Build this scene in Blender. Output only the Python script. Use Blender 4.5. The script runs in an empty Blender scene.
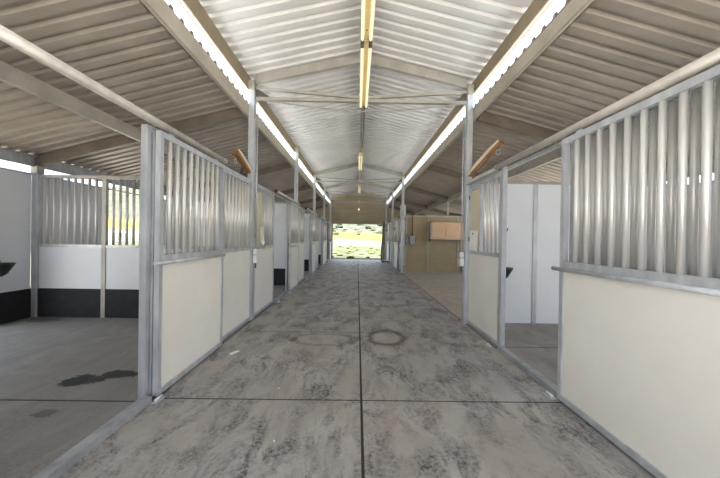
import bpy, bmesh, math, random
from mathutils import Vector, Matrix
random.seed(7)
S = bpy.context.scene
COL = S.collection

# ---------------------------------------------------------------- camera
YAW, PITCH, ROLL = 0.0088, -0.0038, 0.0161
cd = bpy.data.cameras.new('camera'); cam = bpy.data.objects.new('camera', cd); COL.objects.link(cam)
cd.sensor_fit = 'HORIZONTAL'; cd.sensor_width = 36.0; cd.lens = 36.0*293/720; cd.clip_start = 0.05; cd.clip_end = 1000
fw = Vector((math.sin(YAW)*math.cos(PITCH), math.cos(YAW)*math.cos(PITCH), math.sin(PITCH)))
rt = Vector((math.cos(YAW), -math.sin(YAW), 0)); up = rt.cross(fw)
r2 = rt*math.cos(ROLL)+up*math.sin(ROLL); u2 = -rt*math.sin(ROLL)+up*math.cos(ROLL)
m = Matrix((r2, u2, -fw)).transposed().to_4x4(); m.translation = Vector((-0.0575, 0, 1.44)); cam.matrix_world = m
S.camera = cam
S.cycles.max_bounces = 16; S.cycles.diffuse_bounces = 10

# ---------------------------------------------------------------- sky, sun, exposure
w = bpy.data.worlds.new('sky'); S.world = w; w.use_nodes = True
bg = w.node_tree.nodes['Background']; bg.inputs['Color'].default_value = (0.74, 0.86, 1.0, 1); bg.inputs['Strength'].default_value = 1.0
sd = bpy.data.lights.new('sun', 'SUN'); sd.energy = 14.0; sd.angle = 0.02; sd.color = (1.0, 0.98, 0.94)
so = bpy.data.objects.new('sun', sd); COL.objects.link(so)
so.rotation_euler = Vector((0.05, 0.50, -1.0)).to_track_quat('-Z', 'Y').to_euler(); so.location = (0, -20, 40)
TUBE = 0.36
vs = S.view_settings; vs.view_transform = 'Standard'; vs.look = 'None'; vs.gamma = 1; vs.use_curve_mapping = False
vs.exposure = 1.62

# ---------------------------------------------------------------- layout numbers (metres)
BAY = 3.66; Y0 = 5.087
def PY(n): return Y0+BAY*n
KF = -2  # open front end set close behind the camera to let daylight in
YF, YE = PY(KF), PY(4)                    # front edge of the barn, far end wall
XO = 5.60                                 # outer walls
def zs(x): return 3.715-0.26*(abs(x)-1.9)  # underside of the side roofs
def zm(x): return 4.66-0.237*abs(x)        # underside of the raised centre roof
ZP, ZT, ZD = 2.415, 2.355, 1.20            # track pipe, panel top, dado rail

# ---------------------------------------------------------------- material helpers
def srgb(r, g, b):
    f = lambda c: (c/255/12.92) if c/255 <= 0.04045 else ((c/255+0.055)/1.055)**2.4
    return (f(r), f(g), f(b), 1)
class N:
    def __init__(s, name):
        s.m = bpy.data.materials.new(name); s.m.use_nodes = True; s.t = s.m.node_tree; s.b = s.t.nodes['Principled BSDF']
    def new(s, t, **k):
        n = s.t.nodes.new(t)
        for a, v in k.items():
            if a in n.inputs.keys(): n.inputs[a].default_value = v
            else: setattr(n, a, v)
        return n
    def l(s, a, b): s.t.links.new(a, b)
    def pos(s): return s.new('ShaderNodeNewGeometry').outputs['Position']
    def scaled(s, v, sc):
        n = s.new('ShaderNodeMapping'); n.inputs['Scale'].default_value = sc; s.l(v, n.inputs['Vector']); return n.outputs[0]
    def noise(s, v, scale, detail=6, rough=0.6, dist=0.0):
        n = s.new('ShaderNodeTexNoise'); n.inputs['Scale'].default_value = scale; n.inputs['Detail'].default_value = detail
        n.inputs['Roughness'].default_value = rough; n.inputs['Distortion'].default_value = dist; s.l(v, n.inputs['Vector']); return n.outputs['Fac']
    def ramp(s, f, a, b, ca=(0, 0, 0, 1), cb=(1, 1, 1, 1)):
        n = s.new('ShaderNodeValToRGB'); e = n.color_ramp.elements
        e[0].position = a; e[1].position = b; e[0].color = ca; e[1].color = cb; s.l(f, n.inputs[0]); return n.outputs[0]
    def mix(s, f, a, b, mode='MIX'):
        n = s.new('ShaderNodeMix', data_type='RGBA', blend_type=mode)
        for i, v in ((0, f), (6, a), (7, b)):
            if hasattr(v, 'is_output'): s.l(v, n.inputs[i])
            else: n.inputs[i].default_value = v
        return n.outputs[2]
    def math(s, op, a, b=None, c=None):
        n = s.new('ShaderNodeMath', operation=op)
        for i, v in enumerate((a, b, c)):
            if v is None: continue
            if hasattr(v, 'is_output'): s.l(v, n.inputs[i])
            else: n.inputs[i].default_value = v
        return n.outputs[0]
    def bump(s, h, st, d=0.02):
        n = s.new('ShaderNodeBump'); n.inputs['Strength'].default_value = st; n.inputs['Distance'].default_value = d
        s.l(h, n.inputs['Height']); s.l(n.outputs[0], s.b.inputs['Normal'])
    def fin(s, col=None, rough=None, metal=None, spec=None):
        if col is not None:
            if hasattr(col, 'is_output'): s.l(col, s.b.inputs['Base Color'])
            else: s.b.inputs['Base Color'].default_value = col
        if rough is not None:
            if hasattr(rough, 'is_output'): s.l(rough, s.b.inputs['Roughness'])
            else: s.b.inputs['Roughness'].default_value = rough
        if metal is not None: s.b.inputs['Metallic'].default_value = metal
        if spec is not None: s.b.inputs['Specular IOR Level'].default_value = spec
        return s.m
def mottled(name, c1, c2, scale=6, rough=0.5, metal=0.0, lo=0.35, hi=0.65, stretch=(1, 1, 1), bump=0, spec=0.5):
    n = N(name); p = n.scaled(n.pos(), stretch); f = n.noise(p, scale)
    c = n.mix(n.ramp(f, lo, hi), c1, c2)
    if bump: n.bump(f, bump)
    return n.fin(c, rough, metal, spec)
M = {}
M['galv'] = mottled('galvanized_steel', srgb(176, 180, 186), srgb(204, 207, 212), 9, 0.38, 0.35, stretch=(1, 1, .35))
M['bar'] = mottled('bar_steel', srgb(212, 210, 207), srgb(230, 228, 225), 5, 0.36, 0.4, stretch=(2, 2, .4))
M['pipe'] = mottled('track_pipe_steel', srgb(178, 174, 167), srgb(202, 198, 191), 7, 0.38, 0.3)
M['frame'] = mottled('frame_steel', srgb(160, 156, 149), srgb(182, 178, 170), 3, 0.5, 0.2)
M['darkframe'] = mottled('dark_frame_steel', srgb(104, 95, 84), srgb(124, 114, 102), 3, 0.5)
M['beam'] = mottled('header_beam_steel', srgb(172, 166, 154), srgb(190, 184, 172), 2.5, 0.5, 0.15)
M['eave'] = mottled('brown_eave_steel', srgb(128, 116, 96), srgb(146, 132, 110), 2.5, 0.5)
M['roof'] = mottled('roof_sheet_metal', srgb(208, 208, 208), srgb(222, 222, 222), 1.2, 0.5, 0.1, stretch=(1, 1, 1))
M['roofside'] = mottled('shaded_roof_sheet', srgb(148, 140, 132), srgb(168, 160, 151), 1.2, 0.5, 0.1)  # shade under the low roofs painted into the sheet colour, darker and browner
M['rooftop'] = mottled('bounce_white_roof_top', srgb(228, 228, 226), srgb(238, 238, 236), 1, 0.5)  # unseen white top face, added to bounce sunlight up under the raised roof
M['cream'] = mottled('cream_board', srgb(231, 227, 219), srgb(237, 234, 227), 1.4, 0.55)
M['feed'] = mottled('tan_cream_board', srgb(206, 194, 168), srgb(214, 203, 180), 1.4, 0.55)
M['white'] = mottled('white_board', srgb(224, 229, 238), srgb(232, 236, 243), 1.1, 0.5)
M['tan'] = mottled('tan_board', srgb(158, 140, 108), srgb(172, 155, 122), 1.5, 0.55)
M['endwall'] = mottled('tan_wall_sheet', srgb(158, 144, 116), srgb(172, 158, 130), 1.0, 0.5)
M['mat'] = mottled('black_rubber', srgb(26, 26, 30), srgb(38, 38, 43), 8, 0.75)
M['cab'] = mottled('cabinet_laminate', srgb(206, 172, 140), srgb(216, 184, 152), 3, 0.5)
M['cabw'] = mottled('cabinet_side', srgb(226, 214, 196), srgb(232, 222, 206), 3, 0.5)
M['wood'] = mottled('brown_wood', srgb(122, 86, 48), srgb(152, 112, 68), 14, 0.5, stretch=(1, .2, 1))
M['ply'] = mottled('pale_wood', srgb(206, 192, 168), srgb(218, 206, 184), 10, 0.55, stretch=(1, .2, 1))
M['plastic'] = mottled('white_plastic', srgb(222, 224, 226), srgb(230, 232, 234), 4, 0.35)
M['black'] = mottled('black_plastic', srgb(26, 26, 28), srgb(36, 36, 38), 6, 0.4)
M['paper'] = mottled('white_paper', srgb(238, 236, 228), srgb(244, 242, 236), 6, 0.7)
M['lamp'] = mottled('cream_lamp_housing', srgb(226, 206, 150), srgb(232, 214, 164), 4, 0.5)
M['greybox'] = mottled('grey_electric_box', srgb(150, 152, 150), srgb(165, 167, 165), 6, 0.45)
M['darkpipe'] = mottled('dark_conduit', srgb(78, 74, 68), srgb(92, 88, 80), 8, 0.45)
M['rust'] = mottled('rusty_steel', srgb(92, 66, 44), srgb(120, 92, 64), 12, 0.7)
M['sill'] = mottled('worn_sill_steel', srgb(146, 149, 154), srgb(176, 178, 182), 7, 0.5, 0.3)
n = N('fluorescent_tube'); n.b.inputs['Base Color'].default_value = (.1, .09, .06, 1)
n.b.inputs['Emission Color'].default_value = (1, .87, .58, 1); n.b.inputs['Emission Strength'].default_value = TUBE; M['tube'] = n.m
n = N('bulb_glow'); n.b.inputs['Emission Color'].default_value = (1, .72, .38, 1); n.b.inputs['Emission Strength'].default_value = .45; M['bulb'] = n.m

def concrete(name, grey, tan, dark, darkamt, wet=()):
    n = N(name); p = n.pos()
    big = n.noise(p, 0.55, 4, .6, .6)
    med = n.noise(n.scaled(p, (1.0, .8, 1)), 2.3, 8, .7, .4)
    rot = n.new('ShaderNodeMapping'); rot.inputs['Rotation'].default_value = (0, 0, .6); rot.inputs['Scale'].default_value = (1.9, .9, 1); n.l(p, rot.inputs['Vector'])
    streak = n.noise(rot.outputs[0], 2.2, 9, .74, .5)
    fine = n.noise(p, 34, 5, .7)
    c = n.mix(n.ramp(big, .36, .62), grey, tan)
    c = n.mix(n.math('MULTIPLY', n.ramp(med, .44, .64), .6), c, tuple(min(1, v*1.5) for v in grey[:3])+(1,))
    dm = n.math('MULTIPLY', n.ramp(streak, .44, .58), n.ramp(med, .34, .56))
    dm = n.math('MULTIPLY', dm, n.ramp(fine, .30, .58))
    c = n.mix(n.math('MULTIPLY', dm, darkamt), c, dark)
    c = n.mix(n.math('MULTIPLY', n.ramp(fine, .55, .75), .25), c, dark)
    sx = n.new('ShaderNodeSeparateXYZ'); n.l(p, sx.inputs[0])
    wob = n.math('MULTIPLY', n.math('SUBTRACT', n.noise(p, 3.0, 5, .7), .5), .95)
    wob2 = n.math('MULTIPLY', n.math('SUBTRACT', n.noise(p, 8, 6, .7), .5), 2.2)
    for (cx, cy, rx, ry, ring, colr, amt) in wet:
        dx = n.math('DIVIDE', n.math('SUBTRACT', sx.outputs[0], cx), rx); dy = n.math('DIVIDE', n.math('SUBTRACT', sx.outputs[1], cy), ry)
        d = n.math('SQRT', n.math('ADD', n.math('MULTIPLY', dx, dx), n.math('MULTIPLY', dy, dy)))
        d = n.math('ADD', d, wob if ring else wob2)
        if ring:
            e = n.math('ABSOLUTE', n.math('SUBTRACT', d, 1.0)); mk = n.ramp(e, .03, ring, (1, 1, 1, 1), (0, 0, 0, 1))
            body = n.ramp(d, .75, 1.05, (1, 1, 1, 1), (0, 0, 0, 1))
            c = n.mix(n.math('MULTIPLY', body, .35), c, tuple(v*1.1 for v in tan[:3])+(1,))
        else:
            mk = n.ramp(d, .75, 1.1, (1, 1, 1, 1), (0, 0, 0, 1)); mk = n.math('MULTIPLY', mk, n.ramp(fine, .05, .40))
        c = n.mix(n.math('MULTIPLY', mk, amt), c, colr)
    n.bump(n.math('ADD', n.math('MULTIPLY', streak, .7), fine), .25, .006)
    return n.fin(c, n.ramp(med, .2, .8, (.42, .42, .42, 1), (.75, .75, .75, 1)), 0, .4)
BR = srgb(84, 66, 50)
M['aisle'] = concrete('aisle_concrete', srgb(156, 154, 153), srgb(166, 157, 149), srgb(74, 72, 72), 1.0,
    ((.385, 4.25, .25, .30, .30, BR, .85), (-.50, 4.14, .42, .23, .22, BR, .38), (-.93, 4.12, .06, .10, 0, BR, .7)))
M['stallfloor'] = concrete('stall_concrete', srgb(140, 138, 136), srgb(148, 143, 138), srgb(96, 93, 90), .45,
    ((-2.74, 2.90, .24, .13, 0, srgb(30, 29, 29), .97), (-2.48, 3.02, .20, .10, 0, srgb(34, 33, 33), .95), (-2.52, 2.36, .10, .06, 0, BR, .6), (-5.2, 4.9, .30, .18, 0, BR, .6)))
M['sandfloor'] = concrete('sandy_concrete', srgb(168, 158, 146), srgb(176, 163, 147), srgb(120, 106, 92), .35)
M['greyfloor'] = concrete('grey_stall_concrete', srgb(142, 138, 136), srgb(150, 143, 136), srgb(92, 88, 86), .6)
M['joint'] = mottled('joint_filler', srgb(44, 40, 38), srgb(60, 54, 50), 10, 0.8)

# ---------------------------------------------------------------- mesh helpers
def mesh(name, verts, faces, smooth=False):
    me = bpy.data.meshes.new(name); me.from_pydata([tuple(v) for v in verts], [], faces); me.update()
    if smooth:
        for p in me.polygons: p.use_smooth = len(p.vertices) == 4 or smooth == 2
    return me
class MB:
    def __init__(s): s.v = []; s.f = []; s.sm = False
    def box(s, x0, x1, y0, y1, z0, z1):
        b = len(s.v); s.v += [(x0, y0, z0), (x1, y0, z0), (x1, y1, z0), (x0, y1, z0), (x0, y0, z1), (x1, y0, z1), (x1, y1, z1), (x0, y1, z1)]
        s.f += [tuple(b+i for i in q) for q in ((0, 3, 2, 1), (4, 5, 6, 7), (0, 1, 5, 4), (1, 2, 6, 5), (2, 3, 7, 6), (3, 0, 4, 7))]; return s
    def beam(s, p, q, wd, h):
        """bar whose TOP centre line runs p->q; width wd sideways, h straight down"""
        p, q = Vector(p), Vector(q); d = (q-p); sd_ = Vector((-d.y, d.x, 0))
        sd_ = sd_.normalized()*wd/2 if sd_.length > 1e-6 else Vector((wd/2, 0, 0)); dn = Vector((0, 0, -h)); b = len(s.v)
        for e in (p, q): s.v += [e-sd_+dn, e+sd_+dn, e+sd_, e-sd_]
        s.f += [tuple(b+i for i in t) for t in ((0, 3, 2, 1), (4, 5, 6, 7), (0, 1, 5, 4), (1, 2, 6, 5), (2, 3, 7, 6), (3, 0, 4, 7))]; return s
    def tube(s, pts, r, k=10):
        s.sm = True; pts = [Vector(p) for p in pts]; b = len(s.v)
        for i, p in enumerate(pts):
            d = (pts[min(i+1, len(pts)-1)]-pts[max(i-1, 0)]).normalized()
            a = d.cross(Vector((0, 0, 1))) if abs(d.z) < .9 else d.cross(Vector((0, 1, 0))); a.normalize(); c = d.cross(a)
            for j in range(k): t = 2*math.pi*j/k; s.v.append(p+(a*math.cos(t)+c*math.sin(t))*r)
        for i in range(len(pts)-1):
            for j in range(k): s.f.append((b+i*k+j, b+i*k+(j+1) % k, b+(i+1)*k+(j+1) % k, b+(i+1)*k+j))
        s.f.append(tuple(b+j for j in range(k))[::-1]); s.f.append(tuple(b+(len(pts)-1)*k+j for j in range(k))); return s
    def lathe(s, prof, k=16, c=(0, 0, 0)):
        s.sm = True; b = len(s.v)
        for r, z in prof:
            for j in range(k): t = 2*math.pi*j/k; s.v.append((c[0]+r*math.cos(t), c[1]+r*math.sin(t), c[2]+z))
        for i in range(len(prof)-1):
            for j in range(k): s.f.append((b+i*k+j, b+i*k+(j+1) % k, b+(i+1)*k+(j+1) % k, b+(i+1)*k+j))
        s.f.append(tuple(b+j for j in range(k))[::-1]); s.f.append(tuple(b+(len(prof)-1)*k+j for j in range(k))); return s
    def me(s, name): return mesh(name, s.v, s.f, s.sm)
def recalc(me):
    bm = bmesh.new(); bm.from_mesh(me); bmesh.ops.recalc_face_normals(bm, faces=bm.faces); bm.to_mesh(me); bm.free(); return me
def obj(name, me, mat, parent=None, loc=(0, 0, 0), rot=None):
    if isinstance(me, MB): me = recalc(me.me(name))
    if not me.materials: me.materials.append(M[mat])
    o = bpy.data.objects.new(name, me); COL.objects.link(o); o.location = loc
    if rot: o.rotation_euler = rot
    if parent: o.parent = parent
    return o
def tag(o, label, cat, group=None, kind=None):
    o['label'] = label; o['category'] = cat
    if group: o['group'] = group
    if kind: o['kind'] = kind
    return o
def thing(name, loc, label, cat, group=None, kind=None, rot=None):
    o = bpy.data.objects.new(name, None); COL.objects.link(o); o.location = loc; o.empty_display_size = .1
    if rot: o.rotation_euler = rot
    return tag(o, label, cat, group, kind)
def bevel(o, wdt=.004, seg=1):
    b = o.modifiers.new('bevel', 'BEVEL'); b.width = wdt; b.segments = seg; b.limit_method = 'ANGLE'; return o
CACHE = {}
def cached(key, make):
    if key not in CACHE: CACHE[key] = make()
    return CACHE[key]
def boxmesh(dx, dy, dz, mat):
    """box with its base centre at the origin, mesh shared"""
    k = ('box', round(dx, 4), round(dy, 4), round(dz, 4), mat)
    def mk():
        me = recalc(MB().box(-dx/2, dx/2, -dy/2, dy/2, 0, dz).me('box')); me.materials.append(M[mat]); return me
    return cached(k, mk)
def rodmesh(r, L, mat, k=10):
    def mk():
        me = recalc(MB().tube([(0, 0, 0), (0, 0, L)], r, k).me('rod')); me.materials.append(M[mat]); return me
    return cached(('rod', round(r, 4), round(L, 4), mat), mk)

PTX = {-2: 'barn entrance', -1: 'second frame inside the entrance', 0: 'outlet box post', 1: 'first frame past the outlet post',
       2: 'second frame past the outlet post', 3: 'third frame past the outlet post', 4: 'tan end wall'}
STX = {-1: 'kick mat row', 1: 'cabinet bay side'}
# ================================================================ FLOOR
fl = thing('floor', (0, 0, 0), 'concrete slab floor of the barn with sawn joints', 'floor', kind='structure')
obj('joint_bed', MB().box(-XO-.1, XO+.1, YF, YE+.1, -.10, -.004), 'joint', fl)
G = .010
def slab(x0, x1, y0, y1, mat):
    o = obj('slab', MB().box(x0+G, x1-G, y0+G, y1-G, -.09, 0), mat, fl); bevel(o, .002); return o
ys = [YF, -1.095, 0.76, 2.595]
while ys[-1] < YE-.5: ys.append(ys[-1]+1.855)
ys[-1] = YE+.1
for a, b in zip(ys[:-1], ys[1:]):
    slab(-1.84, 0, a, b, 'aisle'); slab(0, 1.82, a, b, 'aisle')
for k in range(KF, 4):
    a, b = PY(k), PY(k+1); c = {-1: 2.54}.get(k, (a+b)/2)
    for q, r in ((a, c), (c, b)): slab(-XO-.1, -1.84, q, r, 'stallfloor')
    c = {-1: 3.93}.get(k, (a+b)/2)
    for q, r in ((a, c), (c, b)): slab(1.82, XO+.1, q, r, 'sandfloor' if k in (0, 1) else 'greyfloor')

# ================================================================ ROOF
cl = thing('ceiling', (0, 0, 0), 'corrugated metal roof sheets of the barn seen from below', 'ceiling', kind='structure')
PITCH_R = .183
def sheetmesh(L, dz, key):
    def mk():
        prof = []; d = .038
        for i in range(5):
            y = i*PITCH_R
            prof += [(y, 0), (y+.098, 0), (y+.116, d), (y+.165, d)]
        prof.append((5*PITCH_R, 0)); v = []; f = []
        nseg = 2
        for i in range(nseg+1):
            t = i/nseg
            for y, z in prof: v.append((L*t, y, z+dz*t))
        k = len(prof)
        for i in range(nseg):
            for j in range(k-1): f.append((i*k+j, i*k+j+1, (i+1)*k+j+1, (i+1)*k+j))
        o_ = len(v); f2 = [tuple(o_+i for i in q) for q in f]
        v += [(a, y, z+.004) for a, y, z in v]
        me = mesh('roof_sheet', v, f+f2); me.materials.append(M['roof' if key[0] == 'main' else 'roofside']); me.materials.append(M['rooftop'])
        for i, pl in enumerate(me.polygons): pl.material_index = 0 if i < len(f) else 1
        return me
    return cached(key, mk)
nsh = round((YE-YF)/(5*PITCH_R))
for i in range(nsh+1):
    y = YF-.25+i*5*PITCH_R
    for s in (-1, 1):
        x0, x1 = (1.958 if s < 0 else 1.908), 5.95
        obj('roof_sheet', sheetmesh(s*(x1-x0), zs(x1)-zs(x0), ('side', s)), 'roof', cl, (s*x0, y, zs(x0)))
        x0, x1 = 0.02, 2.03
        obj('roof_sheet', sheetmesh(s*(x1-x0), zm(x1)-zm(x0), ('main', s)), 'roof', cl, (s*x0, y, zm(x0)))
rc = MB(); rc.v = [(-.22, YF-.3, 4.66), (-.22, YE+.3, 4.66), (0, YE+.3, 4.73), (0, YF-.3, 4.73), (.22, YE+.3, 4.66), (.22, YF-.3, 4.66)]; rc.f = [(0, 1, 2, 3), (3, 2, 4, 5)]
obj('ridge_cap', rc, 'roof', cl)

def channel_y(x, y0, y1, z0, z1, face, t=.012, fl_=.055):
    """C channel running along y, web at x, flanges towards `face` (+1/-1 in x)"""
    b = MB(); b.box(x-t/2, x+t/2, y0, y1, z0, z1); xa, xb = sorted((x, x+face*fl_))
    b.box(xa, xb, y0, y1, z0, z0+t); b.box(xa, xb, y0, y1, z1-t, z1)
    xa, xb = sorted((x+face*(fl_-t), x+face*fl_)); b.box(xa, xb, y0, y1, z0, z0+.02); return b
XH = {-1: -1.962, 1: 1.912}; XPOST = {-1: -1.905, 1: 1.85}
side_name = {-1: 'over the front of the row of stalls with the black kick mats', 1: 'above the row broken by the open bay with the cabinet'}
for s in (-1, 1):
    tag(obj('header_beam', channel_y(XH[s], YF, YE, 3.50 if s < 0 else 3.525, 3.695, s), 'beam'),
        'tan steel channel under the inner edge of the low roof, '+side_name[s], 'beam')
    tag(obj('eave_beam', channel_y(XH[s], YF, YE, 3.94 if s < 0 else 3.965, zm(2.02)-.002, s), 'eave'),
        'steel channel under the eave of the raised roof, '+side_name[s], 'beam')
    tag(obj('wall_eave_beam', channel_y(s*XO, YF, YE, 2.56, zs(XO)-.005, -s), 'galv'),
        'bluish steel eave channel above the outer wall, '+('stalls with the black kick mats' if s < 0 else 'side of the open bay'), 'beam')
    for k in range(KF, 4):
        tag(obj('purlin', channel_y(s*3.75, PY(k)+.04, PY(k+1)-(.16 if k == 3 else .04), 3.02, zs(3.83)-.012, s, fl_=.06), 'frame'),
            'low roof purlin past the %s, %s' % (PTX[k], STX[s]), 'purlin', 'mid-slope purlins of the low roofs')
    for k in range(KF, 5):
        y = PY(k)-(.08 if k == 4 else 0)
        b = MB().beam((s*2.0, y, zs(2.0)-.006), (s*(XO-.02), y, zs(XO)-.006), .07, .17)
        tag(obj('side_rafter', b, 'darkframe'), 'sloping side rafter at the %s, %s' % (PTX[k], STX[s]), 'rafter', 'rafters of the low side roofs')
tag(obj('ridge_beam', MB().box(-.035, .035, YF, YE-.02, 4.47, 4.625), 'frame'), 'long steel ridge beam under the peak of the raised roof', 'beam')

# ---------------------------------------------------------------- posts
for s in (-1, 1):
    for k in range(KF, 5):
        if s > 0 and k == 1: continue
        y = PY(k)-(.08 if k == 4 else 0)
        lab = ('tall galvanized steel post on the aisle with %s' % ('outlet box at the barred partition' if s < 0 else 'outlet box by the paper card')) if k == 0 else \
              'tall galvanized aisle post at the %s, %s' % (PTX[k], STX[s])
        t = thing('aisle_post', (XPOST[s] if k >= 0 else s*1.905, y, 0), lab, 'post', None if k == 0 else 'plain aisle posts')
        bevel(obj('shaft', MB().box(-.05, .05, -.055, .055, 0, 3.97 if k >= 0 or s < 0 else 3.50), 'galv', t), .006)
        obj('base_plate', MB().box(-.062, .062, -.09, .09, 0, .008), 'galv', t)
        if k >= 0 or s < 0: obj('cap_bracket', MB().box(-.052, .052, -.075, .075, 3.93, 4.10), 'frame', t)
        t = thing('wall_post', (s*(XO-.03), y, 0), 'outer wall post at the %s, %s' % (PTX[k], STX[s]), 'post', 'outer wall posts')
        bevel(obj('shaft', MB().box(-.05, .05, -.05, .05, 0, 2.58), 'galv', t), .005)
        obj('cap_bracket', MB().box(-.055, .055, -.06, .06, 2.44, 2.58), 'frame', t)

# ---------------------------------------------------------------- trusses across the aisle
for k in (KF, 0, 2, 3, 4):
    y = PY(k)-(.10 if k == 4 else 0)
    t = thing('aisle_truss', (0, y, 0), {0: 'steel truss across the aisle behind the paired tube lights', 2: 'steel truss across the aisle past the plain middle bays', 3: 'steel truss nearest to but clear of the tan end wall',
              4: 'steel truss against the tan end wall', KF: 'steel truss over the open entrance'}[k], 'truss', 'roof trusses across the aisle')
    for s in (-1, 1):
        obj('rafter', MB().beam((0, 0, zm(0)-.035), (s*1.85 if s < 0 else 1.795, 0, zm(1.83)-.01), .075, .15), 'frame', t)
        obj('brace', MB().beam((0, 0, 3.885), (s*1.845 if s < 0 else 1.795, 0, 4.02), .045, .045), 'frame', t)
        xe = s*1.848 if s < 0 else 1.797
        g = MB(); g.v = [(s*1.60, -.006, 3.84), (xe, -.006, 3.84), (xe, -.006, 4.0), (s*1.60, .006, 3.84), (xe, .006, 3.84), (xe, .006, 4.0)]
        g.f = [(0, 1, 2), (3, 5, 4), (0, 3, 4, 1), (1, 4, 5, 2), (2, 5, 3, 0)]
        obj('gusset', g, 'darkpipe', t)
    obj('tie_bar', MB().box(-1.848, 1.797, -.03, .03, 3.785, 3.835), 'frame', t)
    if k != 4: obj('king_strut', MB().box(-.02, .02, -.02, .02, 3.83, 4.49), 'frame', t)
    for s in (-1, 1):
        q = 1.84 if s < 0 else 1.79; c = MB().tube([(s*q, -.075, 3.45), (s*q, -.075, 3.66), (s*(q-.02), -.075, 3.72), (s*1.77, -.075, 3.752), (s*1.70, -.075, 3.757), (s*1.50, -.075, 3.735), (s*1.0, -.075, 3.67), (s*.5, -.075, 3.625), (0, -.075, 3.60)], .014, 8)
        if k == 0: tag(obj('wire_conduit', c, 'greybox', None, (0, y, 0)), 'thin sagging conduit from the post with the outlet to mid aisle, %s' % ('kick mat stall side' if s < 0 else 'paper card stall side'), 'conduit')
tag(obj('ridge_conduit', MB().tube([(.06, 5.1, 4.44), (.06, 9.75, 4.44)], .016, 8), 'darkpipe'), 'dark conduit running along the ridge between the tube lights', 'conduit')

# ---------------------------------------------------------------- tube lights
def tube_light(y0, y1, z, label, group=None):
    t = thing('tube_light', (0.01, y0, z), label, 'light', group); L = y1-y0
    bevel(obj('housing', MB().box(-.055, .055, 0, L, .03, .085), 'lamp', t), .006)
    for x in (-.047, .047):
        obj('tube', MB().tube([(x, .05, 0), (x, L-.05, 0)], .019, 12), 'tube', t)
        for yy in (.02, L-.045):
            obj('socket', MB().box(x-.021, x+.021, yy, yy+.025, -.024, .04), 'darkpipe' if z < 4 else 'lamp', t)
    obj('screw', MB().lathe([(.006, -.005), (.006, .01)], 8, (0, L-.16, .022)), 'darkpipe', t)
    for yy in (.25, L-.25):
        if 4.47-z > .1: obj('hanger', MB().tube([(0, yy, .08), (-.01, yy, 4.475-z)], .006, 6), 'darkpipe', t)
tube_light(3.36, 5.03, 3.665, 'double tube light ending at the truss with the wooden rack posts')
tube_light(1.67, 3.34, 3.665, 'double tube light joined end to end before the one at the truss')
tube_light(10.0, 12.28, 4.27, 'double tube light under the ridge before the second truss')
tube_light(16.3, 18.6, 4.27, 'double tube light under the ridge before the tan end wall')

# ================================================================ STALL FRONTS
def panel(root, y0, y1, name='', insert=None, tube=None, colour='cream', far=False, bar_off=0.0, boardsplit=None, bars=None):
    """stall front of steel frame, board below, bars above, laid along local y from 0; x = thickness"""
    L = y1-y0; t = .022
    for yy in (t, L-t): obj('stile', boxmesh(.045, .045, ZT-.02, 'galv'), None, root, (0, yy, .02))
    obj('bottom_rail', boxmesh(.048, L-.09, .05, 'galv'), None, root, (0, L/2, .02))
    obj('top_rail', boxmesh(.045, L-.09, .05, 'galv'), None, root, (0, L/2, ZT-.05))
    obj('middle_rail', boxmesh(.050, L-.09, .055, 'galv'), None, root, (0, L/2, 1.205))
    if boardsplit:
        c = [0.045]+[b-y0 for b in boardsplit]+[L-.045]
    else: c = [.045, L-.045]
    for a, b in zip(c[:-1], c[1:]):
        obj('board', boxmesh(.022, b-a-.003, 1.135, colour), None, root, (0, (a+b)/2, .07))
    for b in c[1:-1]: obj('board_trim', boxmesh(.03, .02, 1.14, 'galv'), None, root, (0, b, .07))
    lo, hi = .045, L-.045
    if insert:
        a, b = insert[0]-y0, insert[1]-y0
        d = obj('feed_door', boxmesh(.02, b-a-.06, ZT-.05-1.26-.09, 'feed'), None, root, (0, (a+b)/2, 1.30))
        for yy in (a+.015, b-.015): obj('feed_door_stile', boxmesh(.03, .03, ZT-.05-1.26, 'galv'), None, d, (0, yy-(a+b)/2, 1.26-1.30))
        for zz in (1.262, ZT-.09): obj('feed_door_rail', boxmesh(.03, b-a-.06, .036, 'galv'), None, d, (0, 0, zz-1.30))
        for zz in (1.42, 2.12): obj('hinge', boxmesh(.012, .03, .07, 'darkpipe'), None, d, (-.022 if root['side'] > 0 else .022, ((b-.012) if root['side'] > 0 else a+.012)-(a+b)/2, zz-1.30))
        if a < L/2: lo = b
        else: hi = a
    nb = max(2, int(round((hi-lo)/.115))-1); sp = (hi-lo)/(nb+1)
    for yb in ([b_-y0 for b_ in bars] if bars else [lo+sp*(i+1)+bar_off for i in range(nb)]):
        obj('bar', rodmesh(.0205, ZT-.05-1.26, 'bar', 8 if far else 12), None, root, (0, yb, 1.26))
    if tube:
        a, b, x = tube
        obj('pull_rail', MB().tube([(x, a, ZD-.01), (x, b, ZD-.01)], .019, 10), 'galv', root)
    return root
XF = {-1: -1.885, 1: 1.868}; XD = {-1: -1.815, 1: 1.797}
def front(s, y0, y1, label, group=None, **k):
    r = thing('stall_screen', (XF[s], y0, 0), label, 'stall panel', group); r['side'] = s; panel(r, y0, y1, **k); del r['side']; return r
def door(s, y0, y1, label, group=None, end=0, **k):
    r = thing('sliding_stall_door', (XD[s], y0, 0), label, 'stall door', group); r['side'] = s
    L = y1-y0; a, b = (0 if end >= 0 else -.07), (L+.07 if end > 0 else L)
    panel(r, y0, y1, tube=(a, b, -s*.034), **k); del r['side']
    for yy in (.18, L-.18):
        h = obj('hanger', boxmesh(.012, .07, ZP-ZT-.036, 'galv'), None, r, (0, yy, ZT))
    return r
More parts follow.
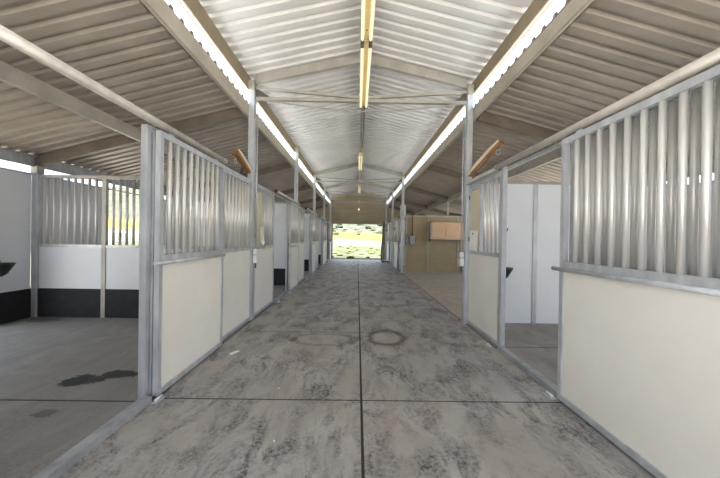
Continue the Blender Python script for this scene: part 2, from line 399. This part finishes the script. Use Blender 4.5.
def track(s, y0, y1, label, group=None):
    r = thing('door_track_pipe', (XD[s], y0, ZP), label, 'track', group); L = y1-y0
    pp = obj('pipe', MB().tube([(0, 0, 0), (0, L, 0)], .034, 16), 'pipe', r)
    for yy in (.0, L): obj('end_cap', MB().tube([(0, yy-.012, 0), (0, yy+.012, 0)], .0365, 16), 'black' if group else 'pipe', pp)
    for yy in (L*.13, L*.5, L*.92): obj('bracket', boxmesh(.03, .05, .02, 'galv'), None, r, (s*.045, yy, -.012))
    return r
def guide(s, y, label, group):
    k = int(math.floor((y-Y0)/BAY)); label = 'floor roller, %s jamb past %s, %s' % ('near' if y-PY(k) < 1.8 else 'far', PTX[k], STX[s])
    r = thing('floor_guide', (XD[s]-s*.05, y, 0), label, 'door guide', group)
    obj('plate', boxmesh(.05, .12, .006, 'galv'), None, r); obj('roller', MB().tube([(0, -.04, .02), (0, .04, .02)], .012, 10), 'plastic', r)
def sill(s, y0, y1, label, group=None):
    r = thing('door_sill', (s*1.845, y0, 0), label, 'sill', group)
    b = MB(); L = y1-y0
    prof = [(-.045, 0), (.045, 0), (.04, .05), (-.04, .05)]
    for yy in (0, L): b.v += [(x, yy, z) for x, z in prof]
    b.f = [(0, 1, 2, 3), (4, 7, 6, 5), (0, 4, 5, 1), (1, 5, 6, 2), (2, 6, 7, 3), (3, 7, 4, 0)]
    obj('sill_bar', b, 'sill', r)
def header(s, y0, y1):
    k = int(math.floor((y0+.1-Y0)/BAY))
    tag(obj('header_rail', boxmesh(.04, y1-y0, .035, 'galv'), None, None, (s*1.91, (y0+y1)/2, ZT+.01)), 'thin header rail past the %s, %s' % (PTX[k], STX[s]), 'rail', 'header rails over the stall fronts')

# --- kick-mat side (s = -1)
front(-1, -2.17, -.4, 'cream and barred stall front first inside the entrance beside kick mat stalls')
front(-1, -.4, 1.36, 'cream and barred stall front before the open stall with the dark floor stain')
tag(obj('door_jamb', MB().box(-1.925, -1.872, 2.53, 2.585, 0, ZP-.03), 'galv'), 'galvanized jamb post at the open stall with the dark floor stain', 'jamb')
front(-1, 2.605, 5.03, 'cream and barred stall front behind the open sliding door, beside the dark-stained stall', boardsplit=[3.84], bars=[2.735+.119*i for i in range(19)])
door(-1, 2.585, 3.82, 'sliding stall door pushed open beside the stall with the dark floor stain', end=-1)
track(-1, 1.36, 3.86, 'galvanized track pipe over the stall with the dark floor stain')
sill(-1, .6, 2.53, 'steel sill along the floor of the stall with the dark stain')
guide(-1, 2.56, 'small white floor roller at the foot of a sliding stall door', 'floor door guides')
header(-1, 2.6, 5.03)
ordn = ['first', 'second', 'third', 'last']
for k in range(4):
    P = PY(k); far = k > 0; o = ordn[k]
    front(-1, P+.06, P+1.28, 'barred stall front with a cream feed door, %s past the outlet post, kick mat row' % o, far=far, insert=(P+.08, P+.50), colour='cream')
    e = P+3.60 if k < 3 else YE-.15
    front(-1, P+2.50, e, 'barred stall front behind the %s sliding door past the outlet post, kick mat row' % o, far=far)
    door(-1, P+2.53, e+.02, 'pale sliding stall door, %s past the outlet post, kick mat row' % o, far=far, colour='white' if k else 'cream')
    track(-1, P+1.22, min(P+3.74, YE-.12), 'black-capped track pipe over the %s doorway past the outlet, kick mat row' % o, 'capped track pipes of the kick mat row')
    sill(-1, P+1.30, P+2.49, 'steel sill in the %s doorway past the outlet post, kick mat row' % o)
    guide(-1, P+1.36, 'small white floor roller at the foot of a sliding stall door', 'floor door guides')
    guide(-1, P+2.45, 'small white floor roller at the foot of a sliding stall door', 'floor door guides')
    header(-1, P+.06, e)
# --- open-bay side (s = +1)
front(1, -2.17, -.4, 'cream and barred stall front first inside the entrance, side of the open bay')
front(1, -.4, 1.36, 'cream and barred stall front before the large near door, side of the open bay')
front(1, 1.49, 2.615, 'barred stall front hidden behind the wide near sliding door, paper card side', bars=[1.545+.12*i for i in range(9)])
door(1, 1.27, 2.635, 'cream sliding stall door with shiny bars, slid open beside the grey-floored stall', end=1)
track(1, 1.22, 3.93, 'galvanized track pipe over the grey-floored stall doorway')
tag(obj('door_jamb', MB().box(1.84, 1.90, 3.83, 3.885, 0, ZP), 'galv'), 'galvanized jamb at the grey-floored stall beside the paper card panel', 'jamb')
front(1, 3.885, 5.03, 'barred stall front with cream feed door and a paper card', insert=(4.56, 5.0))
tag(obj('end_track', boxmesh(.06, 1.09, .05, 'pipe'), None, None, (1.80, 4.478, ZP-.045)), 'flat white track section above the feed door with the paper card', 'track')
sill(1, 2.66, 3.84, 'steel sill on the floor of the grey-floored stall doorway')
guide(1, 2.70, 'small white floor roller at the foot of a sliding stall door', 'floor door guides')
guide(1, 3.95, 'small white floor roller at the foot of a sliding stall door', 'floor door guides')
header(1, 1.49, 5.03)
for k in (2, 3):
    P = PY(k); o = 'first' if k == 2 else 'last'
    front(1, P+.06, P+2.25, 'white-lit stall front with black latch, %s past the electric box wall' % o, far=True, colour='white')
    front(1, P+3.35, P+3.60 if k == 2 else YE-.15, 'narrow barred stall front, %s past the electric box wall' % o, far=True, colour='white') if k == 2 else None
    door(1, P+.95, P+2.28, 'white sliding stall door, %s past the electric box wall' % o, far=True, colour='white')
    track(1, P+.9, P+3.5, 'track pipe with black end caps over the %s doorway past the electric box wall' % o, 'capped track pipes past the open bay')
    sill(1, P+2.30, P+3.34, 'steel sill in the %s doorway past the electric box wall' % o)
    header(1, P+.06, P+3.55)
    lt = thing('door_latch', (XD[1]-.035, P+2.1, 1.87), 'black latch strap on the white stall door, %s past the electric box wall' % o, 'latch')
    bevel(obj('strap', MB().box(-.02, .0, -.28, .2, 0, .12), 'black', lt), .01); obj('hook', MB().tube([(-.03, .2, .06), (-.06, .26, .06), (-.06, .30, .02)], .012, 8), 'black', lt)
for k, y in ((0, PY(3)+2.35), (1, PY(1)+2.46)):
    if k == 0:
        lt = thing('door_latch', (XD[-1]+.03, y, 1.2), 'black latch at the last doorway before the end wall, kick mat row', 'latch')
        bevel(obj('strap', MB().box(0, .03, -.15, .15, 0, .14), 'black', lt), .01); obj('hook', MB().tube([(.03, .12, .07), (.06, .2, .07), (.06, .22, .02)], .012, 8), 'black', lt)
b = thing('white_box', (1.99, 13.3, ZT+.05), 'white box standing on the stall front past the electric box', 'box')
bevel(obj('body', MB().box(-.10, .10, -.20, .20, 0, .52), 'plastic', b), .01); obj('lid', MB().box(-.105, .105, -.205, .205, .52, .54), 'plastic', b)

# ================================================================ PARTITIONS
def partition(s, k, label, style, dividers, mat=True, z0=0.0):
    y = PY(k); t = thing('stall_partition', (0, y, 0), label, 'partition')
    xa, xb = 1.965, XO-.085
    ds = [xa]+[abs(d) for d in dividers]+[xb]
    for d in dividers:
        obj('divider_post', boxmesh(.07, .055, 2.42-z0, 'frame' if style == 'grill' else 'galv'), None, t, (d, 0, z0))
    for a, b in zip(ds[:-1], ds[1:]):
        a2 = a+(.03 if a != xa else 0); b2 = b-(.03 if b != xb else 0); c = s*(a2+b2)/2; wd = b2-a2
        if mat:
            obj('kick_mat', boxmesh(wd, .05, .49, 'mat'), None, t, (c, 0, 0))
        zl = .49 if mat else z0
        if style == 'grill':
            obj('board', boxmesh(wd, .03, 1.20-zl, 'white'), None, t, (c, 0, zl))
            obj('middle_rail', boxmesh(wd, .045, .05, 'galv'), None, t, (c, 0, 1.20))
            nb = max(2, int(round(wd/.117))-1); sp = wd/(nb+1)
            for i in range(nb): obj('bar', rodmesh(.021, 2.38-1.25, 'bar'), None, t, (s*(a2+sp*(i+1)), 0, 1.25))
        else:
            obj('board', boxmesh(wd, .03, 2.42-zl, 'white'), None, t, (c, 0, zl))
    obj('top_rail', boxmesh(xb-xa, .06, .055, 'frame'), None, t, (s*(xa+xb)/2, 0, 2.38 if style == 'grill' else 2.42))
    return t
partition(-1, 0, 'barred stall partition with white boards and black kick mats behind the dark floor stain', 'grill', [-4.41])
partition(-1, -1, 'white boarded partition on the entrance side of the dark-stained stall', 'solid', [-3.1, -4.35])
for k in (1, 2, 3): partition(-1, k, 'solid white stall partition with black kick mat, %s past the barred partition' % ordn[k-1], 'solid', [-3.1, -4.35])
partition(1, 0, 'white boarded partition at the back of the grey-floored stall', 'solid', [3.03, 4.25], mat=False)
partition(1, -1, 'white boarded partition on the entrance side of the grey-floored stall', 'solid', [3.03, 4.25], mat=False)
partition(1, 3, 'white boarded partition between the stalls past the electric box wall', 'solid', [3.03, 4.25], mat=False)

# ================================================================ OUTER WALLS
wl = thing('wall_left', (-XO-.03, 0, 0), 'white boarded outer wall with black kick mats', 'wall', kind='structure')
wr = thing('wall_right', (XO+.03, 0, 0), 'white boarded outer wall behind the open bay', 'wall', kind='structure')
for k in range(KF, 4):
    P = PY(k)
    for (root, s) in ((wl, -1), (wr, 1)):
        segs = [(P+.05, P+1.37, 0), (P+1.37, P+3.0, 1), (P+3.0, P+BAY-.05, 0)]  # openings widened along unseen stretches to let in more daylight
        if s > 0 and k == -1: segs = [(P+.05, P+.6, 0), (P+.6, P+2.9, 1), (P+2.9, P+BAY-.05, 0)]  # unseen opening added to bring daylight into this stall
        zt_ = 1.15 if s > 0 and k in (0, 1) else 2.42  # unseen walls of the open bays cut to half height to brighten the aisle
        if zt_ < 2: segs = [(P+.05, P+1.8, 0), (P+1.8, P+BAY-.05, 0)]
        if s > 0: mt = False
        else: mt = True
        for a, b, op in segs:
            if not op:
                z = .49 if mt else 0
                if mt: obj('kick_mat', boxmesh(.05, b-a, .49, 'mat'), None, root, (0, (a+b)/2, 0))
                obj('board', boxmesh(.03, b-a-.004, zt_-z, 'white'), None, root, (0, (a+b)/2, z))
            else:
                for yy in (a, b): obj('outer_jamb', boxmesh(.06, .05, 2.42, 'galv'), None, root, (0, yy, 0))
        obj('wall_cap', boxmesh(.05, BAY-.1, .03, 'galv'), None, root, (0, P+BAY/2, zt_))

# far end wall with the big doorway
we = thing('wall_end', (0, YE+.06, 0), 'tan sheet end wall with the wide open doorway to the hillside', 'wall', kind='structure')
XL, XR, ZH = -1.72, 1.60, 2.36
cols = [-1.9, -1.0, -.55, .0, .55, 1.0, 1.9]
xs = [-5.55, -4.6, -3.7, -2.8, -1.9]
def wallpiece(x0, x1, z0, ztopf):
    b = MB(); g = .006; b.v = [(x0+g, -.02, z0), (x1-g, -.02, z0), (x1-g, -.02, ztopf(x1)), (x0+g, -.02, ztopf(x0)), (x0+g, .02, z0), (x1-g, .02, z0), (x1-g, .02, ztopf(x1)), (x0+g, .02, ztopf(x0))]
    b.f = [(0, 1, 2, 3), (4, 7, 6, 5), (0, 4, 5, 1), (1, 5, 6, 2), (2, 6, 7, 3), (3, 7, 4, 0)]
    obj('wall_sheet', b, 'endwall', we)
for a, b in zip(xs[:-1], xs[1:]):
    wallpiece(a, b, 0, lambda x: zs(x)); wallpiece(-b, -a, 0, lambda x: zs(x))
wallpiece(-1.9, XL, 0, lambda x: ZH); wallpiece(XR, 1.9, 0, lambda x: ZH)
for a, b in zip(cols[:-1], cols[1:]):
    wallpiece(a, b, ZH, lambda x: 3.22); wallpiece(a, b, 3.235, lambda x: zm(x))
bk = MB(); bk.v = [(x, y_, z) for y_ in (.022, .03) for x, z in ((-1.9, ZH), (1.9, ZH), (1.9, zm(1.9)), (0, zm(0)), (-1.9, zm(1.9)))]
bk.f = [(0, 1, 2, 3, 4), (9, 8, 7, 6, 5)]+[(i, (i+1) % 5, 5+(i+1) % 5, 5+i) for i in range(5)]
obj('wall_sheet_back', bk, 'endwall', we)
for x in (XL-.03, XR+.03): obj('door_frame', boxmesh(.06, .08, ZH, 'frame'), None, we, (x, -.03, 0))
obj('door_head', boxmesh(XR-XL+.12, .08, .07, 'frame'), None, we, ((XL+XR)/2, -.03, ZH))
obj('girt', boxmesh(3.7, .04, .04, 'frame'), None, we, (0, -.045, 3.21))
obj('threshold', boxmesh(XR-XL, .10, .03, 'darkpipe'), None, we, ((XL+XR)/2, -.0, 0))
for z, lab in ((3.86, 'small warm lamp high on the tan end wall'), (3.36, 'small warm lamp above the girt on the tan end wall')):
    t = thing('wall_lamp', (0.0, YE-.03, z), lab, 'lamp')
    obj('mount', MB().box(-.05, .05, .03, .068, -.03, .09), 'lamp', t)
    obj('bulb', MB().lathe([(.01, -.09), (.045, -.07), (.055, -.03), (.04, .02), (.02, .05)], 14), 'bulb', t)

# ================================================================ OPEN BAY: tan cross wall, cabinet, electric box
yc = PY(2)
wc = thing('wall_cross', (0, yc, 0), 'tan boarded wall closing the open bay behind the cabinets', 'wall', kind='structure')
ds = [1.965, 2.93, 4.20, 5.50]
for a, b in zip(ds[:-1], ds[1:]): obj('board', boxmesh(b-a-.05, .03, 2.33, 'tan'), None, wc, ((a+b)/2, 0, .05))
for d in ds: obj('wall_stud', boxmesh(.055, .06, 2.38, 'frame'), None, wc, (d, -.01, 0))
obj('top_rail', boxmesh(3.6, .06, .05, 'frame'), None, wc, (3.73, -.01, 2.38)); obj('bottom_rail', boxmesh(3.6, .05, .05, 'frame'), None, wc, (3.73, -.005, 0))
c = thing('wall_cabinet', (3.0, yc-.03, 1.43), 'beige wall cabinet with three flat doors on the tan wall', 'cabinet')
obj('body', MB().box(.0, 2.0, -.30, -.012, 0, .70), 'cabw', c)
for i in range(3):
    d = obj('door', MB().box(.03+i*.56, .03+i*.56+.545, -.32, -.30, .01, .69), 'cab', c); bevel(d, .004)
    obj('knob', MB().lathe([(.012, 0), (.015, .015), (.01, .02)], 10), 'galv', d, (.03+i*.56+(.5 if i % 2 == 0 else .05), -.32, .08), (math.pi/2, 0, 0))
obj('shelf_ledge', MB().box(-.04, 2.04, -.36, -.012, -.045, 0), 'darkframe', c)
e = thing('electric_box', (2.22, yc-.02, 1.22), 'grey electric switch box on the tan wall of the open bay', 'electric box')
bevel(obj('case', MB().box(-.10, .14, -.16, -.012, 0, .34), 'greybox', e), .008); obj('cover', MB().box(-.085, .125, -.172, -.16, .02, .30), 'greybox', e)
obj('switch_lever', MB().box(.14, .165, -.12, -.08, .12, .26), 'darkpipe', e); obj('side_box', MB().box(-.22, -.10, -.10, -.012, .06, .20), 'greybox', e)
obj('lower_elbow', MB().tube([(.02, -.08, 0), (.03, -.08, -.08), (.09, -.08, -.14), (.16, -.06, -.10)], .018, 8), 'greybox', e)
tag(obj('power_conduit', MB().tube([(0, 0, 0), (0, 0, .85), (0, -.05, .95), (.0, -.2, 1.0)], .026, 10), 'darkpipe', None, (2.24, yc-.11, 1.56)), 'dark vertical conduit rising from the grey electric box', 'conduit')
tag(obj('thin_conduit', MB().tube([(0, 0, 0), (0, 0, .95)], .012, 8), 'galv', None, (2.02, yc-.06, 1.42)), 'thin conduit beside the electric box on the tan wall', 'conduit')
tag(obj('hanging_strut', MB().box(-.03, .03, -.03, .03, 0, .62), 'frame', None, (3.72, yc-.12, 2.44)), 'short steel strut between the tan wall and the purlin', 'strut')
# open bay cross pipe
tag(obj('wire_tray', MB().tube([(2.25, yc-.32, 2.56), (2.25, PY(0)+.1, 2.56)], .03, 10), 'pipe') if False else obj('wire_loop', MB().tube([(1.99, yc-.12, 2.48), (2.02, yc-.13, 2.60), (2.10, yc-.15, 2.58), (2.16, yc-.14, 2.66)], .02, 8), 'darkpipe'), 'coil of dark cable above the electric box', 'cable')

# ================================================================ SMALL THINGS
# wooden racks on the rack posts
def rack(s, label):
    hi, lo = (Vector((2.10, 4.42, 2.93)), Vector((1.86, 4.99, 2.53))) if s > 0 else (Vector((-1.95, 4.50, 2.74)), Vector((-1.93, 5.0, 2.52))); d = hi-lo; L = d.length
    r = thing('wooden_rack', lo, label, 'rack')
    q = d.to_track_quat('Y', 'Z'); r.rotation_mode = 'QUATERNION'; r.rotation_quaternion = q
    h_ = -1 if s > 0 else 1
    obj('bottom_board', MB().box(-.04, .04, 0, L, -.02, .0), 'wood', r)
    sb = MB(); x0, x1 = sorted((-.06*h_, -.042*h_))
    sb.v = [(x0, 0, 0), (x1, 0, 0), (x1, 0, .02), (x0, 0, .02), (x0, L*.3, 0), (x1, L*.3, 0), (x1, L*.3, .06), (x0, L*.3, .06), (x0, L*.75, 0), (x1, L*.75, 0), (x1, L*.75, .06), (x0, L*.75, .06), (x0, L, 0), (x1, L, 0), (x1, L, .03), (x0, L, .03)]
    sb.f = [(0, 1, 2, 3), (12, 15, 14, 13)]
    for i in (0, 4, 8): sb.f += [(i, i+4, i+5, i+1), (i+1, i+5, i+6, i+2), (i+2, i+6, i+7, i+3), (i+3, i+7, i+4, i)]
    obj('side_board', sb, 'ply', r)
    obj('edge_strip', MB().box(*sorted((-.062*h_, -.042*h_)), .05, L, -.06, .0), 'wood', r)
    obj('end_board', MB().box(-.04, .04, L-.03, L, -.06, .03), 'wood', r)
    ring = [(0.02, L-.12+.035*math.sin(t), -.10+.045*math.cos(t)) for t in [i*math.pi/5 for i in range(11)]]
    obj('ring', MB().tube(ring, .007, 6), 'galv', r)
    obj('foot', MB().box(.03, .06, .12, .16, -.12, -.02), 'darkpipe', r)
    return r
rk = rack(1, 'tilted wooden rack with a metal ring above the paper card stall front')
rack(-1, 'tilted wooden rack on the post by the outlet box, kick mat row')
# outlet boxes with conduit on the two rack posts
for s, lab in ((-1, 'white outlet box and conduit on the rack post, kick mat row'), (1, 'white outlet box and conduit on the rack post by the paper card')):
    t = thing('outlet_box', (s*1.815 if s < 0 else 1.757, 5.087, .98), lab, 'outlet')
    bevel(obj('lower_box', MB().box(-.035, .035, -.045, .045, 0, .13), 'plastic', t), .006)
    bevel(obj('upper_box', MB().box(-.03, .03, -.04, .04, .145, .24), 'plastic', t), .006)
    obj('conduit', MB().tube([(0, 0, .24), (0, 0, 2.47)], .013, 8), 'galv', t)
    for zz in (.9, 1.52, 2.2): obj('strap', MB().box(-.02, .02, -.02, .02, zz, zz+.02), 'galv', t)
    obj('plug', MB().tube([(-s*.0, 0, 0), (-s*.0, -.005, -.05), (0, .0, -.09)], .014, 8), 'darkpipe', t)
t = thing('paper_card', (XF[1]-.022, 4.79, 1.26), 'white paper card with a black mark clipped to the cream feed door', 'card')
cm = MB().box(-.010, -.005, -.17, .15, .0, .33); obj('sheet', cm, 'paper', t, rot=(.05, 0, 0))
obj('clip', MB().lathe([(.016, 0), (.016, .008)], 10), 'black', t, (-.010, 0, .28), (0, -math.pi/2, 0))
t = thing('rope_halter', (XF[-1]+.026, PY(0)+.42, 1.30), 'pale rope halter hanging on the first feed door past the outlet post, kick mat row', 'halter')
lp = [(.012+.008*math.sin(3*a), .07*math.sin(a), .16+.15*math.cos(a)) for a in [i*math.pi/8 for i in range(17)]]
obj('loop', MB().tube(lp, .014, 8), 'paper', t); obj('knot', MB().lathe([(.01, -.04), (.03, -.02), (.032, .02), (.012, .05)], 10, (.03, 0, .02)), 'paper', t)
obj('lead', MB().tube([(.03, 0, .0), (.03, -.04, -.07), (.03, .03, -.10), (.03, .05, .0)], .012, 8), 'paper', t)
# waterers
def waterer(loc, rz, label):
    t = thing('stall_waterer', loc, label, 'waterer', rot=(0, 0, rz))
    obj('bowl', MB().lathe([(.02, -.20), (.07, -.16), (.14, -.03), (.155, 0), (.14, .0), (.11, -.06), (.03, -.14)], 18, (.17, 0, 0)), 'black', t)
    obj('back_plate', MB().box(.0, .02, -.12, .12, -.16, .03), 'black', t)
    obj('supply_pipe', MB().tube([(.05, 0, -.35), (.05, 0, -.2), (.12, 0, -.17)], .014, 8), 'darkpipe', t)
    obj('pipe_clamp', MB().box(.0, .10, -.02, .02, -.27, -.25), 'darkpipe', t)
waterer((-XO-.005, 4.47, .97), 0, 'black bowl waterer on the outer wall of the dark-stained stall')
waterer((2.40, PY(0)-.02, .98), -math.pi/2, 'black bowl waterer at the back of the grey-floored stall')
t = thing('wall_hook', (2.52, PY(0)-.016, 1.62), 'small dark hook on the white partition of the grey-floored stall', 'hook')
obj('plate', MB().box(-.02, .02, -.012, 0, -.03, .03), 'black', t); obj('hook', MB().tube([(0, -.01, 0), (0, -.05, -.01), (0, -.06, .03)], .008, 8), 'black', t)
# litter
def scrap(x, y, a, L, label):
    o = obj('paper_scrap', MB().box(-L/2, L/2, -L*.2, L*.2, .001, .005), 'paper', None, (x, y, 0), (0, 0, a)); tag(o, label, 'litter')
scrap(-1.55, 3.62, 1.1, .12, 'long white scrap on the aisle floor beside the open sliding door')
scrap(-.78, 2.78, .4, .02, 'tiny white scrap on the aisle concrete just past a cross joint')
scrap(-.62, 2.06, 2, .02, 'tiny white scrap on the aisle concrete before the cross joint')
# tools leaning by the far door
t = thing('leaning_brace', (1.62, 19.05, 0), 'rusty steel bar leaning at the edge of the far doorway', 'bar')
obj('bar', MB().tube([(-.12, .0, .45), (.06, .35, 2.5)], .035, 8), 'rust', t); obj('foot', MB().tube([(-.12, 0, .45), (-.10, 0, .0)], .04, 8), 'rust', t)
t = thing('floor_jack', (1.62, 17.3, 0), 'small rusty wheeled jack on the floor near the far doorway', 'jack')
obj('handle', MB().tube([(.0, 0, .08), (.22, .1, .30)], .018, 8), 'ply', t); obj('frame', MB().box(-.16, .16, -.05, .05, .03, .09), 'rust', t)
for x in (-.16, .16): obj('wheel', MB().tube([(x, -.07, .06), (x, .07, .06)], .06, 12), 'black', t)

# ================================================================ OUTSIDE
def hgt(x, y):
    d = math.hypot(max(abs(x)-26, 0), max(y-32, 0)); 
    h = .0014*d*d if d < 60 else 5.04+.168*(d-60)
    return -.10+h+(.35*math.sin(x*.09+1)*math.sin(y*.07)+.8*math.sin(x*.033)*math.cos(y*.041+.5))*min(1, d/40)
b = MB(); nx, ny = 90, 100; X0, X1, YA, YB = -190, 190, -60, 240
for j in range(ny+1):
    for i in range(nx+1):
        x = X0+(X1-X0)*i/nx; y = YA+(YB-YA)*j/ny; b.v.append((x, y, hgt(x, y)))
for j in range(ny):
    for i in range(nx): a = j*(nx+1)+i; b.f.append((a, a+1, a+nx+2, a+nx+1))
b.sm = True
n = N('dry_hillside'); p = n.pos(); sx = n.new('ShaderNodeSeparateXYZ'); n.l(p, sx.inputs[0])
wob = n.math('MULTIPLY', n.math('SUBTRACT', n.noise(p, .12, 5, .6), .5), 14)
yy = n.math('ADD', sx.outputs[1], wob)
patch = n.noise(p, .35, 7, .7)
sand = n.mix(n.ramp(patch, .4, .6), srgb(146, 139, 127), srgb(164, 158, 147))
brush = n.mix(n.ramp(patch, .38, .6), srgb(56, 59, 42), srgb(76, 77, 61))
grass = n.mix(n.ramp(patch, .35, .6), srgb(86, 81, 38), srgb(95, 90, 48))
scrub = n.mix(n.ramp(n.noise(p, .55, 8, .75), .42, .58), srgb(38, 44, 34), srgb(84, 84, 73))
def step(v, a, b2):
    mr = n.new('ShaderNodeMapRange', clamp=True); n.l(v, mr.inputs[0]); mr.inputs[1].default_value = a; mr.inputs[2].default_value = b2; return mr.outputs[0]
c = n.mix(step(yy, 19, 22), sand, brush); c = n.mix(step(yy, 44, 48), c, srgb(86, 83, 75)); c = n.mix(step(yy, 60, 64), c, grass); c = n.mix(step(yy, 76, 82), c, scrub)
M['hill'] = n.fin(c, .9, 0, .1)
tag(obj('ground', b, 'hill'), 'dry grassy ground rising to a scrub hillside outside the barn', 'hillside', kind='structure')
for nm, a, bb in (('sage_leaf', (66, 76, 46), (90, 96, 64)), ('scrub_leaf', (34, 42, 30), (54, 62, 44))):
    M[nm] = mottled(nm, srgb(*a), srgb(*bb), 6, .9, spec=.1)
def bushmesh(seed, mat):
    rnd = random.Random(seed); bm = bmesh.new()
    for q in range(7):
        r = rnd.uniform(.28, .5); a = rnd.uniform(0, 6.28); d = rnd.uniform(0, .55)
        mt = Matrix.Translation((d*math.cos(a), d*math.sin(a), r*rnd.uniform(.6, 1.2))) @ Matrix.Diagonal((r, r, r*rnd.uniform(.7, 1.1), 1))
        bmesh.ops.create_icosphere(bm, subdivisions=2, radius=1, matrix=mt)
    for v in bm.verts: v.co += Vector((rnd.uniform(-1, 1), rnd.uniform(-1, 1), rnd.uniform(-1, 1)))*.06
    me = bpy.data.meshes.new('bush'); bm.to_mesh(me); bm.free(); me.materials.append(M[mat]); return me
bA = [bushmesh(i, 'sage_leaf') for i in range(3)]; bB = [bushmesh(10+i, 'scrub_leaf') for i in range(3)]
rnd = random.Random(3); spots = []
def place(a, b_, c0, c1, r0, r1):
    for _ in range(200):
        y = rnd.uniform(a, b_); x = rnd.uniform(-1, 1)*(c0+y*c1); r = rnd.uniform(r0, r1)
        if all(math.hypot(x-u, y-v) > 1.45*(r+q) for u, v, q in spots): break
    spots.append((x, y, r)); return x, y, r
for i in range(60):
    x, y, r = place(21.5, 44, .5, .13, .22, .5)
    o = obj('sage_bush', bA[i % 3], None, None, (x, y, hgt(x, y)-.05), (0, 0, rnd.uniform(0, 6))); o.scale = (r, r, r*.8)
    tag(o, 'pale green sage bush in the brush field just outside the far doorway', 'bush', 'sage bushes outside the far doorway')
for i in range(90):
    x, y, r = place(72, 150, 4, .17, .6, 1.5)
    o = obj('scrub_bush', bB[i % 3], None, None, (x, y, hgt(x, y)-.15), (0, 0, rnd.uniform(0, 6))); o.scale = (r*1.3, r*1.1, r*.7)
    tag(o, 'grey green scrub bush dotted on the hillside above the yellow grass', 'bush', 'scrub bushes on the hillside')
# paddock pipe fences outside the kick-mat row
for k in range(0, 3):
    P = PY(k); f = thing('paddock_fence', (-10.5, P, -.1), 'white pipe paddock fence outside the kick mat row', 'fence', 'paddock fences outside the kick mat row')
    for yy in (0, BAY/2): obj('post', rodmesh(.035, 1.65, 'plastic'), None, f, (0, yy+.05, 0))
    for zz in (.45, .85, 1.25, 1.62): obj('rail', MB().tube([(0, 0, zz), (0, BAY-.02, zz)], .028, 8), 'plastic', f)
